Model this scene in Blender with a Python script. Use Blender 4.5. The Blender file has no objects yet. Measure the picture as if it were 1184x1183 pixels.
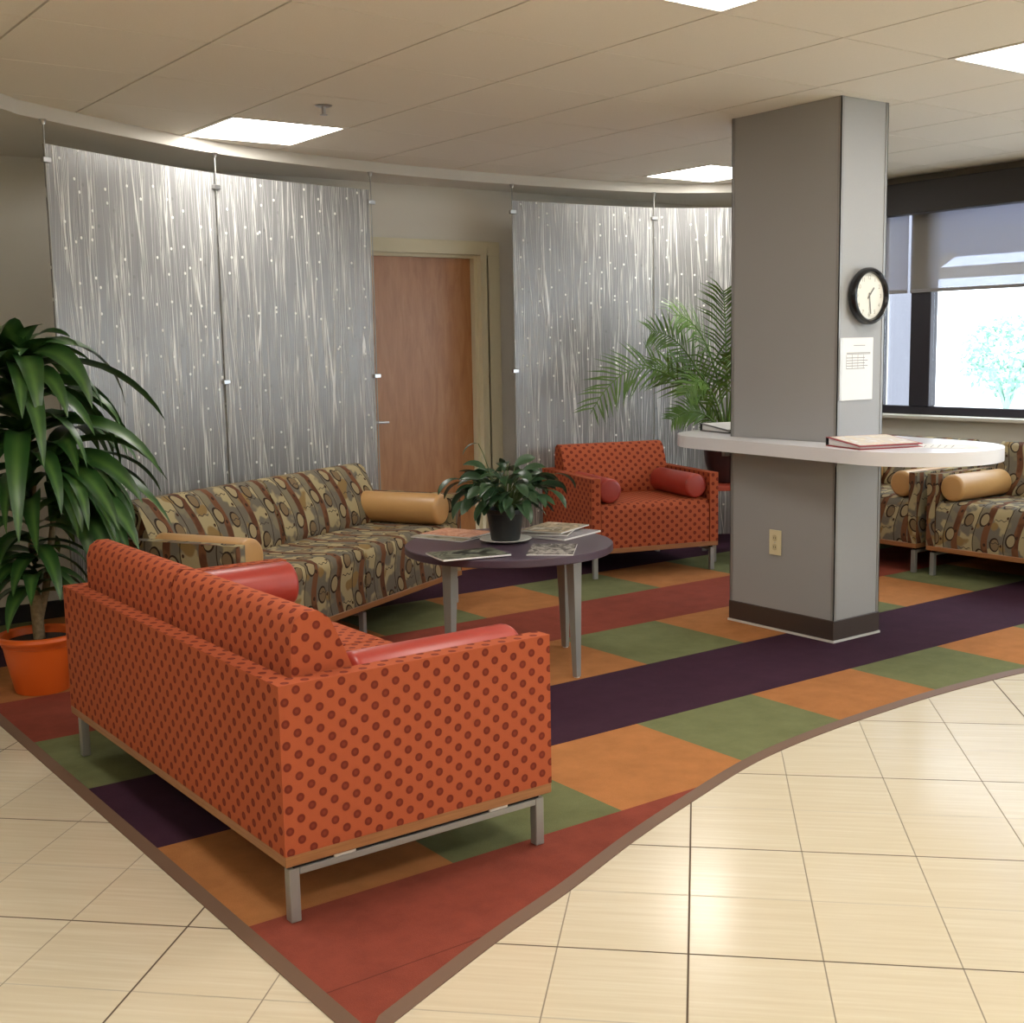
import bpy, bmesh, math, random
from mathutils import Vector, Matrix
PI = math.pi
S = bpy.context.scene
COL = S.collection

# ------------------------------------------------------------------ helpers
def lin(r, g, b):
    f = lambda c: (c/255/12.92 if c/255 <= .04045 else ((c/255+.055)/1.055)**2.4)
    return (f(r), f(g), f(b), 1.0)

def mat(name, col=(.5,.5,.5,1), rough=.6, metal=0., spec=.5, **kw):
    m = bpy.data.materials.new(name); m.use_nodes = True
    b = m.node_tree.nodes['Principled BSDF']
    b.inputs['Base Color'].default_value = col
    b.inputs['Roughness'].default_value = rough
    b.inputs['Metallic'].default_value = metal
    b.inputs['Specular IOR Level'].default_value = spec
    for k, v in kw.items(): b.inputs[k.replace('_', ' ')].default_value = v
    return m

class N:
    """small node-graph writer"""
    def __init__(s, m): s.t = m.node_tree; s.b = s.t.nodes['Principled BSDF']; s.out = s.t.nodes['Material Output']
    def n(s, typ, **kw):
        x = s.t.nodes.new(typ)
        for k, v in kw.items(): setattr(x, k, v)
        return x
    def link(s, a, b): s.t.links.new(a, b)
    def put(s, v, sock):
        if isinstance(v, bpy.types.NodeSocket): s.link(v, sock)
        elif v is not None: sock.default_value = v
    def m(s, op, a, b=None, c=None, clamp=False):
        x = s.n('ShaderNodeMath', operation=op); x.use_clamp = clamp
        for i, v in enumerate((a, b, c)): s.put(v, x.inputs[i])
        return x.outputs[0]
    def mix(s, f, a, b):
        x = s.n('ShaderNodeMix', data_type='RGBA')
        s.put(f, x.inputs[0]); s.put(a, x.inputs[6]); s.put(b, x.inputs[7]); return x.outputs[2]
    def noise(s, vec, scale=5, detail=2, rough=.5, dim='3D', dist=0):
        x = s.n('ShaderNodeTexNoise', noise_dimensions=dim)
        s.put(vec, x.inputs['Vector']); x.inputs['Scale'].default_value = scale
        x.inputs['Detail'].default_value = detail; x.inputs['Roughness'].default_value = rough
        x.inputs['Distortion'].default_value = dist
        return x.outputs[0]
    def comb(s, x=0., y=0., z=0.):
        c = s.n('ShaderNodeCombineXYZ')
        for i, v in enumerate((x, y, z)): s.put(v, c.inputs[i])
        return c.outputs[0]
    def sep(s, v):
        c = s.n('ShaderNodeSeparateXYZ'); s.link(v, c.inputs[0]); return c.outputs
    def uv(s): return s.n('ShaderNodeTexCoord').outputs['UV']
    def obj(s): return s.n('ShaderNodeTexCoord').outputs['Object']
    def ss(s, v, lo, hi):   # smoothstep lo->hi
        x = s.n('ShaderNodeMapRange', interpolation_type='SMOOTHSTEP')
        s.put(v, x.inputs[0]); x.inputs[1].default_value = lo; x.inputs[2].default_value = hi
        return x.outputs[0]
    def ramp(s, v, stops):
        x = s.n('ShaderNodeValToRGB'); s.link(v, x.inputs[0]); e = x.color_ramp.elements
        while len(e) < len(stops): e.new(.5)
        for i, (p, c) in enumerate(stops): e[i].position = p; e[i].color = c
        return x.outputs[0]
    def bump(s, h, strength=.3, dist=.002):
        x = s.n('ShaderNodeBump'); s.link(h, x.inputs['Height'])
        x.inputs['Strength'].default_value = strength; x.inputs['Distance'].default_value = dist
        s.link(x.outputs[0], s.b.inputs['Normal'])
    def color(s, v): s.put(v, s.b.inputs['Base Color'])

def tag(o, label=None, cat=None, group=None, kind=None):
    if label: o['label'] = label
    if cat: o['category'] = cat
    if group: o['group'] = group
    if kind: o['kind'] = kind
    return o

def thing(name, label, cat, loc=(0,0,0), rz=0, group=None):
    o = bpy.data.objects.new(name, None); COL.objects.link(o)
    o.empty_display_size = .1
    o.location = loc; o.rotation_euler = (0, 0, rz)
    return tag(o, label, cat, group)

def obj(name, bm, m, parent=None, smooth=None, uvbox=False):
    if uvbox:
        uvl = bm.loops.layers.uv.verify(); bm.normal_update()
        for f in bm.faces:
            n = f.normal; a = max(range(3), key=lambda i: abs(n[i]))
            for l in f.loops:
                c = l.vert.co
                l[uvl].uv = (c.y, c.z) if a == 0 else ((c.x, c.z) if a == 1 else (c.x, c.y))
    me = bpy.data.meshes.new(name)
    if smooth is not None:
        for f in bm.faces: f.smooth = True
        for e in bm.edges:
            if len(e.link_faces) == 2 and e.calc_face_angle(0) > math.radians(smooth): e.smooth = False
    bm.to_mesh(me); bm.free()
    o = bpy.data.objects.new(name, me); COL.objects.link(o)
    for x in (m if isinstance(m, (list, tuple)) else [m]): me.materials.append(x)
    if parent: o.parent = parent
    return o

def uv_profile(bm, prof):
    """fabric runs along x and up over the profile (y, z) by arc length; the end caps are mapped flat"""
    P = [Vector(p) for p in prof]; acc = [0]
    for a, b in zip(P, P[1:]): acc.append(acc[-1]+(b-a).length)
    def arc(y, z):
        q = Vector((y, z)); best = (9, 0)
        for i in range(len(P)-1):
            d = P[i+1]-P[i]; t = max(0, min(1, (q-P[i]).dot(d)/max(1e-9, d.length_squared))); e = (P[i]+d*t-q).length
            if e < best[0]-1e-6: best = (e, acc[i]+t*d.length)
        return best[1]
    uvl = bm.loops.layers.uv.verify(); bm.normal_update()
    for f in bm.faces:
        cap = abs(f.normal.x) > .75
        for l in f.loops:
            c = l.vert.co; l[uvl].uv = (c.y, c.z) if cap else (c.x, arc(c.y, c.z))

def struct(name, bm, m, parent=None, **kw):
    o = obj(name, bm, m, parent, **kw)
    if parent is None: o['kind'] = 'structure'
    return o

def BM(): return bmesh.new()

def box(bm, x0, x1, y0, y1, z0, z1, bev=0, seg=2, M=None, mi=0):
    vs = [bm.verts.new((x, y, z)) for z in (z0, z1) for y in (y0, y1) for x in (x0, x1)]
    q = [(0,2,3,1),(4,5,7,6),(0,1,5,4),(2,6,7,3),(0,4,6,2),(1,3,7,5)]
    fs = [bm.faces.new([vs[i] for i in k]) for k in q]
    for f in fs: f.material_index = mi
    if bev:
        es = list({e for f in fs for e in f.edges})
        r = bmesh.ops.bevel(bm, geom=es, offset=bev, segments=seg, affect='EDGES', profile=.5)
        vs = list({v for f in r['faces'] for v in f.verts} | {v for v in vs if v.is_valid})
    if M is not None:
        for v in vs: v.co = M @ v.co
    return bm

def prism(bm, pts, z0, z1, bev=0, seg=2, M=None):
    """polygon in XY extruded in z"""
    a = [bm.verts.new((x, y, z0)) for x, y in pts]; b = [bm.verts.new((x, y, z1)) for x, y in pts]
    n = len(pts); fs = []
    area = sum(pts[i][0]*pts[(i+1) % n][1]-pts[(i+1) % n][0]*pts[i][1] for i in range(n))
    fl = area < 0
    mk = lambda L: fs.append(bm.faces.new(L[::-1] if fl else L))
    mk(a[::-1]); mk(b)
    for i in range(n): mk([a[i], a[(i+1) % n], b[(i+1) % n], b[i]])
    vs = a+b
    if bev:
        es = list({e for f in fs for e in f.edges if e.is_manifold and e.calc_face_angle(0) > .5})
        r = bmesh.ops.bevel(bm, geom=es, offset=bev, segments=seg, affect='EDGES', profile=.5)
        vs = list({v for f in r['faces'] for v in f.verts} | {v for v in vs if v.is_valid})
    if M is not None:
        for v in vs: v.co = M @ v.co
    return bm

def lathe(bm, prof, seg=32, M=None, axis='z', cap=True):
    rings = []
    for r, z in prof:
        if r < 1e-5:
            rings.append([bm.verts.new((0, 0, z))]); continue
        rings.append([bm.verts.new((r*math.cos(2*PI*i/seg), r*math.sin(2*PI*i/seg), z)) for i in range(seg)])
    fs = []
    for A, B in zip(rings, rings[1:]):
        for i in range(seg):
            j = (i+1) % seg
            if len(A) == 1 and len(B) == 1: continue
            if len(A) == 1: fs.append(bm.faces.new((A[0], B[i], B[j])))
            elif len(B) == 1: fs.append(bm.faces.new((A[i], B[0], A[j])))
            else: fs.append(bm.faces.new((A[i], B[i], B[j], A[j])))
    if cap:
        for R in (rings[0], rings[-1]):
            if len(R) > 1: fs.append(bm.faces.new(R))
    bmesh.ops.recalc_face_normals(bm, faces=fs)
    if M is not None:
        for v in {v for R in rings for v in R}: v.co = M @ v.co
    return bm

def tube(bm, pts, rad, seg=8):
    pts = [Vector(p) for p in pts]; R = rad if isinstance(rad, (list, tuple)) else [rad]*len(pts)
    rings = []; up = Vector((0, 0, 1))
    for i, p in enumerate(pts):
        d = (pts[min(i+1, len(pts)-1)] - pts[max(i-1, 0)]).normalized()
        s = d.cross(up)
        if s.length < 1e-3: s = d.cross(Vector((1, 0, 0)))
        s.normalize(); t = s.cross(d)
        rings.append([bm.verts.new(p + R[i]*(math.cos(2*PI*k/seg)*s + math.sin(2*PI*k/seg)*t)) for k in range(seg)])
    fs = []
    for A, B in zip(rings, rings[1:]):
        for k in range(seg): fs.append(bm.faces.new((A[k], A[(k+1) % seg], B[(k+1) % seg], B[k])))
    fs.append(bm.faces.new(rings[0])); fs.append(bm.faces.new(rings[-1]))
    bmesh.ops.recalc_face_normals(bm, faces=fs)
    return bm

def T(x=0, y=0, z=0, rz=0, rx=0, ry=0):
    return Matrix.Translation((x, y, z)) @ Matrix.Rotation(rz, 4, 'Z') @ Matrix.Rotation(ry, 4, 'Y') @ Matrix.Rotation(rx, 4, 'X')

# ------------------------------------------------------------------ camera (solved from the photo's vanishing points)
H = 1.39
def cam_basis(p, r, y):
    F = Vector((math.sin(y)*math.cos(p), math.cos(y)*math.cos(p), -math.sin(p)))
    R = Vector((math.cos(y), -math.sin(y), 0)); U = R.cross(F)
    c, s = math.cos(r), math.sin(r)
    return c*R+s*U, -s*R+c*U, F
CR, CU, CF = cam_basis(.1332, -.0186, .6341)
cd = bpy.data.cameras.new('camera'); cam = bpy.data.objects.new('camera', cd); COL.objects.link(cam)
cd.sensor_fit = 'HORIZONTAL'; cd.sensor_width = 36; cd.lens = 36*1429.8/1184; cd.clip_start = .05; cd.clip_end = 300
cam.matrix_world = Matrix(((CR.x, CU.x, -CF.x, 0), (CR.y, CU.y, -CF.y, 0), (CR.z, CU.z, -CF.z, H), (0, 0, 0, 1)))
S.camera = cam

# ------------------------------------------------------------------ materials
WALL = mat('wall_paint', lin(212,208,197), .75); g = N(WALL); g.bump(g.noise(g.obj(), 220, 2), .12, .001)
WALLS = mat('soffit_paint', lin(208,204,195), .75)
CEIL = mat('ceiling_tile', lin(206,200,188), .9); g = N(CEIL)
g.color(g.mix(g.m('MULTIPLY', g.noise(g.obj(), 260, 3), .3), lin(236,230,218), lin(200,192,178))); g.bump(g.noise(g.obj(), 180, 3), .25, .002)
GRID = mat('ceiling_grid', lin(150,142,126), .7)
TRIMD = mat('dark_base', lin(44,42,42), .5)
ALU = mat('brushed_steel', lin(160,160,156), .42, .5)
g = N(ALU); o_ = g.sep(g.obj()); g.bump(g.noise(g.comb(g.m('MULTIPLY', o_[0], 900), g.m('MULTIPLY', o_[1], 900), g.m('MULTIPLY', o_[2], 8)), 1, 2), .15, .0004)
STEEL = mat('satin_steel', lin(190,190,190), .3, 1.0)
WHITEP = mat('white_plastic', lin(232,230,224), .4)
CREAMP = mat('cream_plastic', lin(226,214,176), .4)
BLACKP = mat('black_plastic', lin(20,20,22), .22)
DARKGAP = mat('dark_gap_black', lin(22,20,20), .8)  # near-black colour standing in for the dark of open gaps and slots
DOORW = mat('door_veneer', lin(170,120,84), .38); g = N(DOORW); p = g.sep(g.obj())
w1 = g.noise(g.comb(g.m('MULTIPLY', p[0], 9), 0., g.m('MULTIPLY', p[2], 1.6)), 2.2, 5, .6, dist=.6)
w2 = g.noise(g.comb(g.m('MULTIPLY', p[0], 120), 0., g.m('MULTIPLY', p[2], 5)), 1, 2)
g.color(g.mix(g.m('MULTIPLY', w2, .3), g.ramp(w1, [(.25, lin(164,110,68)), (.55, lin(184,132,88)), (.8, lin(196,148,104))]), lin(140,92,58)))
JAMB = mat('door_frame_paint', lin(206,198,168), .45)
WOODB = mat('wood_plinth', lin(150,98,56), .45); g = N(WOODB); p = g.sep(g.obj())
g.color(g.mix(g.noise(g.comb(g.m('MULTIPLY', p[0], 6), g.m('MULTIPLY', p[1], 6), g.m('MULTIPLY', p[2], 120)), 1.5, 4), lin(124,76,40), lin(176,122,74)))

# lobby tile floor, laid at 45 degrees to the carpet
FLOOR = mat('porcelain_tile', lin(224,206,166), .2, spec=.36); g = N(FLOOR); p = g.sep(g.obj())
c45 = math.sqrt(.5)
fa = g.m('DIVIDE', g.m('ADD', g.m('MULTIPLY', g.m('SUBTRACT', p[0], p[1]), c45), .022), .3025)
fb = g.m('DIVIDE', g.m('SUBTRACT', g.m('MULTIPLY', g.m('ADD', p[0], p[1]), c45), 2.703), .307)
def edge(g, v, per, w):   # 1 on a joint of half width w
    d = g.m('MULTIPLY', g.m('PINGPONG', v, per/2), 1.)
    return g.m('SUBTRACT', 1., g.ss(d, w*.5, w))
wide = edge(g, fa, 4, .011); thin_a = edge(g, fa, 1, .0075); main_b = edge(g, fb, 2, .012); faint_b = edge(g, fb, 1, .009)
grout = g.m('MAXIMUM', g.m('MAXIMUM', wide, g.m('MULTIPLY', thin_a, .7)), g.m('MAXIMUM', main_b, g.m('MULTIPLY', faint_b, .4)))
tid = g.n('ShaderNodeTexWhiteNoise', noise_dimensions='2D'); g.link(g.comb(g.m('FLOOR', fa), g.m('FLOOR', fb)), tid.inputs[0])
streak = g.noise(g.comb(g.m('MULTIPLY', fa, .55), g.m('MULTIPLY', fb, 14), g.m('MULTIPLY', tid.outputs[0], 30)), 1.6, 4, .6)
base = g.ramp(streak, [(.25, lin(211,199,172)), (.5, lin(218,207,181)), (.75, lin(226,218,196))])
base = g.mix(g.m('MULTIPLY', tid.outputs[0], .35), base, lin(214,200,170))
g.color(g.mix(grout, base, lin(92,76,58)))
g.put(g.m('ADD', g.m('MULTIPLY', grout, .5), g.m('ADD', .14, g.m('MULTIPLY', streak, .1))), g.b.inputs['Roughness'])
g.bump(g.m('SUBTRACT', 1., grout), .3, .002)

# carpet squares
CARPET = mat('carpet_squares', rough=.95, spec=.15); g = N(CARPET); p = g.sep(g.obj())
u = g.m('DIVIDE', g.m('SUBTRACT', g.m('SUBTRACT', p[0], g.m('MULTIPLY', p[1], .0065)), 2.33), .604)
v = g.m('DIVIDE', g.m('SUBTRACT', g.m('ADD', p[1], g.m('MULTIPLY', p[0], .004)), 2.676), .606)
row = g.m('FLOOR', v); par = g.m('MODULO', g.m('ADD', g.m('ADD', g.m('FLOOR', u), g.m('FLOOR', g.m('MULTIPLY', row, .5))), 40.), 2.)   # 0/1 chequer
ORG, GRN, PUR, RED = lin(168,112,66), lin(108,112,76), lin(60,35,50), lin(134,66,52)
chk = g.mix(g.m('GREATER_THAN', par, .5), ORG, GRN)
is_p = g.m('LESS_THAN', g.m('ABSOLUTE', g.m('SUBTRACT', g.m('MODULO', g.m('ADD', row, 39.), 4.), 0.)), .5)   # rows 1, 5
is_r = g.m('LESS_THAN', g.m('ABSOLUTE', g.m('SUBTRACT', g.m('MODULO', g.m('ADD', row, 41.), 4.), 0.)), .5)   # rows -1, 3
colr = g.mix(is_r, g.mix(is_p, chk, PUR), RED)
low = g.m('LESS_THAN', row, -.5); colr = g.mix(low, colr, RED)
mott = g.noise(g.obj(), 9, 5, .65); fib = g.noise(g.obj(), 420, 2)
tidc = g.n('ShaderNodeTexWhiteNoise', noise_dimensions='2D'); g.link(g.comb(g.m('FLOOR', u), row), tidc.inputs[0])
k = g.m('ADD', .55, g.m('ADD', g.m('MULTIPLY', mott, .6), g.m('ADD', g.m('MULTIPLY', fib, .22), g.m('MULTIPLY', tidc.outputs[0], .12))))
hs = g.n('ShaderNodeHueSaturation'); g.link(colr, hs.inputs['Color']); g.link(k, hs.inputs['Value'])
sq = g.m('LESS_THAN', g.m('ABSOLUTE', g.m('SUBTRACT', p[1], 2.275)), .002)
g.color(g.mix(g.m('MULTIPLY', sq, .45), hs.outputs[0], lin(50,28,20))); g.bump(fib, .5, .003)
EDGE = mat('carpet_edge_rubber', lin(112,86,68), .55)

# fabrics
def dot_fabric(name, base, dot, ring):
    m = mat(name, rough=.85, spec=.2); g = N(m); q = g.sep(g.uv())
    cw, ch = .0305, .053
    cx = g.m('DIVIDE', q[0], cw); ci = g.m('FLOOR', cx)
    yy = g.m('ADD', g.m('DIVIDE', q[1], ch), g.m('MULTIPLY', g.m('MODULO', g.m('ADD', ci, 200.), 2.), .5))
    dx = g.m('MULTIPLY', g.m('SUBTRACT', g.m('FRACT', cx), .5), cw)
    dy = g.m('MULTIPLY', g.m('SUBTRACT', g.m('FRACT', yy), .5), ch)
    d = g.m('SQRT', g.m('ADD', g.m('MULTIPLY', dx, dx), g.m('MULTIPLY', dy, dy)))
    inside = g.m('SUBTRACT', 1., g.ss(d, .0098, .0118)); centre = g.m('SUBTRACT', 1., g.ss(d, .003, .0065))
    weave = g.noise(g.uv(), 700, 1); big = g.noise(g.uv(), 60, 3)
    b2 = g.mix(g.m('MULTIPLY', big, .3), base, ring)
    col = g.mix(inside, b2, g.mix(g.m('MULTIPLY', centre, .35), dot, ring))
    g.color(g.mix(g.m('MULTIPLY', weave, .25), col, dot)); g.bump(g.m('ADD', weave, g.m('MULTIPLY', inside, -.6)), .3, .001)
    return m
DOTS = dot_fabric('orange_dotted_fabric', lin(184,94,58), lin(114,44,31), lin(154,74,48))

def retro_fabric():
    m = mat('retro_ring_fabric', rough=.85, spec=.2); g = N(m); q = g.sep(g.uv())
    U = q[0]; V = q[1]; P = .19
    sway = g.m('MULTIPLY', g.m('SINE', g.m('MULTIPLY', V, 14.)), .026)
    us = g.m('DIVIDE', g.m('ADD', U, sway), P); fx = g.m('FRACT', us); ix = g.m('FLOOR', us)
    # brown wavy band, its dark outline, cream and sage fields
    band = g.m('MULTIPLY', g.ss(fx, .0, .02), g.m('SUBTRACT', 1., g.ss(fx, .2, .24)))
    line = g.m('MULTIPLY', g.ss(fx, .475, .485), g.m('SUBTRACT', 1., g.ss(fx, .5, .515)))
    patch = g.noise(g.uv(), 9, 2)
    field = g.mix(g.ss(fx, .49, .5), lin(128,120,98), lin(174,160,122))
    field = g.mix(g.ss(patch, .46, .54), field, lin(112,106,94)); field = g.mix(g.ss(g.noise(g.uv(), 7, 1), .6, .64), field, lin(142,116,72))
    col = g.mix(band, field, g.mix(g.ss(patch, .45, .55), lin(92,54,34), lin(116,74,48)))
    col = g.mix(line, col, lin(48,36,28))
    def rings(col, offx, per, offv, rx, ry, inner, th):
        cu = g.m('MULTIPLY', g.m('SUBTRACT', g.m('FRACT', g.m('ADD', us, offx)), .5), P)
        shift = g.m('MULTIPLY', g.m('MODULO', g.m('ADD', g.m('FLOOR', g.m('ADD', us, offx)), 100.), 2.), .5)
        cv = g.m('MULTIPLY', g.m('SUBTRACT', g.m('FRACT', g.m('ADD', g.m('ADD', g.m('DIVIDE', V, per), offv), shift)), .5), per)
        a = g.m('DIVIDE', cu, rx); b = g.m('DIVIDE', cv, ry)
        d = g.m('SQRT', g.m('ADD', g.m('MULTIPLY', a, a), g.m('MULTIPLY', b, b)))
        thick = g.m('ADD', th, g.m('MULTIPLY', a, th*.6))
        edge = g.m('MULTIPLY', g.m('LESS_THAN', d, 1.), g.m('GREATER_THAN', d, g.m('SUBTRACT', 1., thick)))
        if inner: col = g.mix(g.m('LESS_THAN', d, 1.), col, inner)
        return g.mix(edge, col, lin(42,30,24))
    col = rings(col, .22, .21, .1, .03, .042, lin(162,146,112), .22)
    col = rings(col, .72, .25, .35, .03, .04, lin(128,108,80), .22)
    col = rings(col, .4, .12, .0, .008, .009, lin(60,36,26), .3)
    col = rings(col, .93, .16, .6, .007, .008, lin(70,40,28), .3)
    # short squiggles
    sv = g.m('MULTIPLY', g.m('SUBTRACT', g.m('FRACT', g.m('ADD', g.m('DIVIDE', V, .13), g.m('MULTIPLY', ix, .37))), .5), .13)
    sv = g.m('ADD', sv, g.m('MULTIPLY', g.m('SINE', g.m('MULTIPLY', U, 190.)), .004))
    sq = g.m('MULTIPLY', g.m('LESS_THAN', g.m('ABSOLUTE', sv), .0022), g.m('MULTIPLY', g.m('GREATER_THAN', fx, .58), g.m('LESS_THAN', fx, .95)))
    col = g.mix(sq, col, lin(62,56,52))
    weave = g.noise(g.uv(), 600, 1)
    g.color(g.mix(g.m('MULTIPLY', weave, .3), col, lin(84,70,52))); g.bump(weave, .3, .001)
    return m
RETRO = retro_fabric()
def leather(name, col, dark):
    m = mat(name, col, .36, spec=.5); g = N(m); n = g.noise(g.obj(), 14, 3)
    g.color(g.mix(g.m('MULTIPLY', n, .4), col, dark)); g.bump(g.noise(g.obj(), 380, 2), .12, .0006); return m
REDL = leather('red_leather', lin(170,62,50), lin(142,48,40))
TANL = leather('tan_leather', lin(194,152,98), lin(174,130,78))

# resin panels with reeds and bubbles cast in
def panel_mat():
    m = mat('reed_resin', lin(150,150,150), .3, spec=1.); g = N(m); q = g.sep(g.uv())
    def strands(scale, stretch, tilt, seed, w, gate):
        uu = g.m('ADD', q[0], g.m('MULTIPLY', q[1], tilt))
        n = g.noise(g.comb(g.m('MULTIPLY', uu, scale), g.m('MULTIPLY', q[1], stretch), seed), 1, 1, .4)
        r = g.m('ABSOLUTE', g.m('SUBTRACT', n, .5))
        s = g.m('SUBTRACT', 1., g.ss(r, w*.4, w))
        k = g.noise(g.comb(g.m('MULTIPLY', uu, scale*.6), g.m('MULTIPLY', q[1], 1.3), seed+7), 1, 2)
        return g.m('MULTIPLY', s, g.ss(k, gate, gate+.12))
    s = strands(46, .5, .035, 1.3, .024, .46)
    for a in ((60, .7, -.05, 4.1, .024, .46), (34, .45, .1, 9.7, .018, .48), (90, .9, .0, 15.2, .045, .48)):
        s = g.m('MAXIMUM', s, strands(*a))
    dk = strands(54, .7, -.02, 22.4, .02, .52)
    vo = g.n('ShaderNodeTexVoronoi', voronoi_dimensions='2D'); g.link(g.comb(q[0], q[1], 0.), vo.inputs['Vector']); vo.inputs['Scale'].default_value = 10
    cs = g.sep(vo.outputs['Color'])
    dots = g.m('MULTIPLY', g.m('SUBTRACT', 1., g.ss(vo.outputs['Distance'], .06, .085)), g.m('GREATER_THAN', cs[0], .5))
    ddots = g.m('MULTIPLY', g.m('SUBTRACT', 1., g.ss(vo.outputs['Distance'], .07, .1)), g.m('LESS_THAN', cs[0], .16))
    hl = g.m('MAXIMUM', g.m('MULTIPLY', s, .72), dots)
    col = g.mix(g.m('MULTIPLY', g.noise(g.comb(g.m('MULTIPLY', q[0], 30), q[1], 0.), 1, 2), .5), lin(152,152,152), lin(134,134,134))
    col = g.mix(g.m('MULTIPLY', g.m('MAXIMUM', dk, ddots), .35), col, lin(74,72,68))
    col = g.mix(hl, col, lin(246,246,240))
    g.color(col); g.bump(g.m('ADD', s, dots),   .6, .005)
    tr = g.n('ShaderNodeBsdfTransparent'); mx = g.n('ShaderNodeMixShader')
    al = g.m('ADD', .72, g.m('MULTIPLY', hl, .28), clamp=True)
    g.link(al, mx.inputs[0]); g.link(tr.outputs[0], mx.inputs[1]); g.link(g.b.outputs[0], mx.inputs[2]); g.link(mx.outputs[0], g.out.inputs[0])
    return m
RESIN = panel_mat()

COLM = mat('grey_laminate', lin(158,158,158), .5, spec=.4); g = N(COLM)
g.color(g.mix(g.noise(g.obj(), 500, 2), lin(152,152,152), lin(164,164,164)))
COLT = mat('grey_trim', lin(144,143,141), .4, .2)
CTOP = mat('white_laminate', lin(228,228,234), .28)
TTOP = mat('plum_laminate', lin(78,62,76), .38)
TRED = mat('red_tabletop', lin(176,72,50), .4)
POTO = mat('orange_plastic', lin(222,98,30), .4)
POTD = mat('dark_plum_ceramic', lin(52,34,34), .4)
SOIL = mat('soil', lin(38,28,22), .95)
TRUNK = mat('bark', lin(140,122,92), .85); g = N(TRUNK); g.color(g.mix(g.noise(g.obj(), 60, 4), lin(96,78,54), lin(166,146,112))); g.bump(g.noise(g.obj(), 90, 3), .5, .004)
def leafmat(name, a, b, vein=None, rough=.38):
    m = mat(name, a, rough, spec=.5); g = N(m); q = g.sep(g.uv())
    n = g.noise(g.obj(), 6, 3)
    col = g.mix(n, a, b)
    if vein:
        st = g.noise(g.comb(g.m('MULTIPLY', q[0], 9), g.m('MULTIPLY', q[1], .6), 0.), 1.5, 2)
        col = g.mix(g.ss(g.m('SUBTRACT', .32, g.m('ABSOLUTE', g.m('SUBTRACT', q[0], .5))), .0, .35), col, vein)
        col = g.mix(g.m('MULTIPLY', st, .3), col, a)
    g.color(col)
    g.put(0.08, g.b.inputs['Transmission Weight']) if False else None
    return m
LEAFD = leafmat('dracaena_leaf', lin(34,66,28), lin(52,90,40), lin(84,120,56))
LEAFP = leafmat('lily_leaf', lin(36,62,40), lin(58,86,56), None, .34)
LEAFM = leafmat('palm_leaf', lin(54,88,34), lin(112,146,66), None, .45)
STEMG = mat('green_stem', lin(86,104,58), .5)
GLASS = mat('window_glass', (1,1,1,1), .02, Transmission_Weight=1., IOR=1.02)
g = N(GLASS); tr = g.n('ShaderNodeBsdfTransparent'); tr.inputs[0].default_value = (.93,.95,.96,1); gl = g.n('ShaderNodeBsdfGlossy'); gl.inputs['Roughness'].default_value = .03
mx = g.n('ShaderNodeMixShader'); mx.inputs[0].default_value = .05; g.link(tr.outputs[0], mx.inputs[1]); g.link(gl.outputs[0], mx.inputs[2]); g.link(mx.outputs[0], g.out.inputs[0])
FRAMED = mat('bronze_frame', lin(52,50,58), .45, .3)
HEAD = mat('dark_valance', lin(46,42,42), .6)
SHADE = mat('mesh_shade', lin(176,170,160), .8); g = N(SHADE); tr = g.n('ShaderNodeBsdfTransparent'); tr.inputs[0].default_value = (.82,.85,.95,1)
tl = g.n('ShaderNodeBsdfTranslucent'); tl.inputs[0].default_value = lin(150,148,152)
m1 = g.n('ShaderNodeMixShader'); m1.inputs[0].default_value = .25; g.link(g.b.outputs[0], m1.inputs[1]); g.link(tl.outputs[0], m1.inputs[2])
m2 = g.n('ShaderNodeMixShader'); m2.inputs[0].default_value = .42; g.link(m1.outputs[0], m2.inputs[1]); g.link(tr.outputs[0], m2.inputs[2]); g.link(m2.outputs[0], g.out.inputs[0])
PAPER = mat('paper', lin(236,236,234), .7)
INK = mat('grey_ink', lin(150,150,152), .8)
REDB = mat('red_vinyl', lin(150,24,36), .35)
BLKB = mat('black_vinyl', lin(22,22,28), .4)
def lamp_mat(name, strength, col=(1., .955, .89, 1)):
    m = bpy.data.materials.new(name); m.use_nodes = True; t = m.node_tree; t.nodes.clear()
    e = t.nodes.new('ShaderNodeEmission'); o = t.nodes.new('ShaderNodeOutputMaterial')
    e.inputs[0].default_value = col; e.inputs[1].default_value = strength; t.links.new(e.outputs[0], o.inputs[0]); return m
DIFF = lamp_mat('lit_diffuser', 11.5)
def cover_mat(name, cols, scale, seed, dist=1.2):
    m = mat(name, rough=.5, spec=.25); g = N(m); q = g.obj()
    mp = g.n('ShaderNodeMapping'); g.link(q, mp.inputs[0]); mp.inputs['Location'].default_value = (seed, seed*.7, 0)
    n = g.noise(mp.outputs[0], scale, 3, .55, dist=dist)
    k = len(cols); g.color(g.ramp(n, [(.3+.4*i/(k-1), c) for i, c in enumerate(cols)])); return m

# ------------------------------------------------------------------ ceiling edge curve (front of the dropped soffit)
CP = [(-1.3,1.4),(-.75,2.6),(.05,4.0),(.85,4.9),(1.42,5.375),(1.633,5.54),(2.618,6.04),(3.643,6.257),(4.673,6.299),(5.765,6.19),(6.3,5.9),(7.06,5.42)]
def catmull(P, i, t):
    a, b, c, d = (Vector(P[max(0, min(len(P)-1, i+k))]) for k in (-1, 0, 1, 2))
    return .5*((2*b)+(c-a)*t+(2*a-5*b+4*c-d)*t*t+(3*b-a-3*c+d)*t**3)
def curve_seg(i0, i1, n=10):
    out = []
    for i in range(i0, i1):
        for k in range(n): out.append(catmull(CP, i, k/n))
    out.append(Vector(CP[i1])); return out
EDGEC = curve_seg(0, len(CP)-1)

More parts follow.
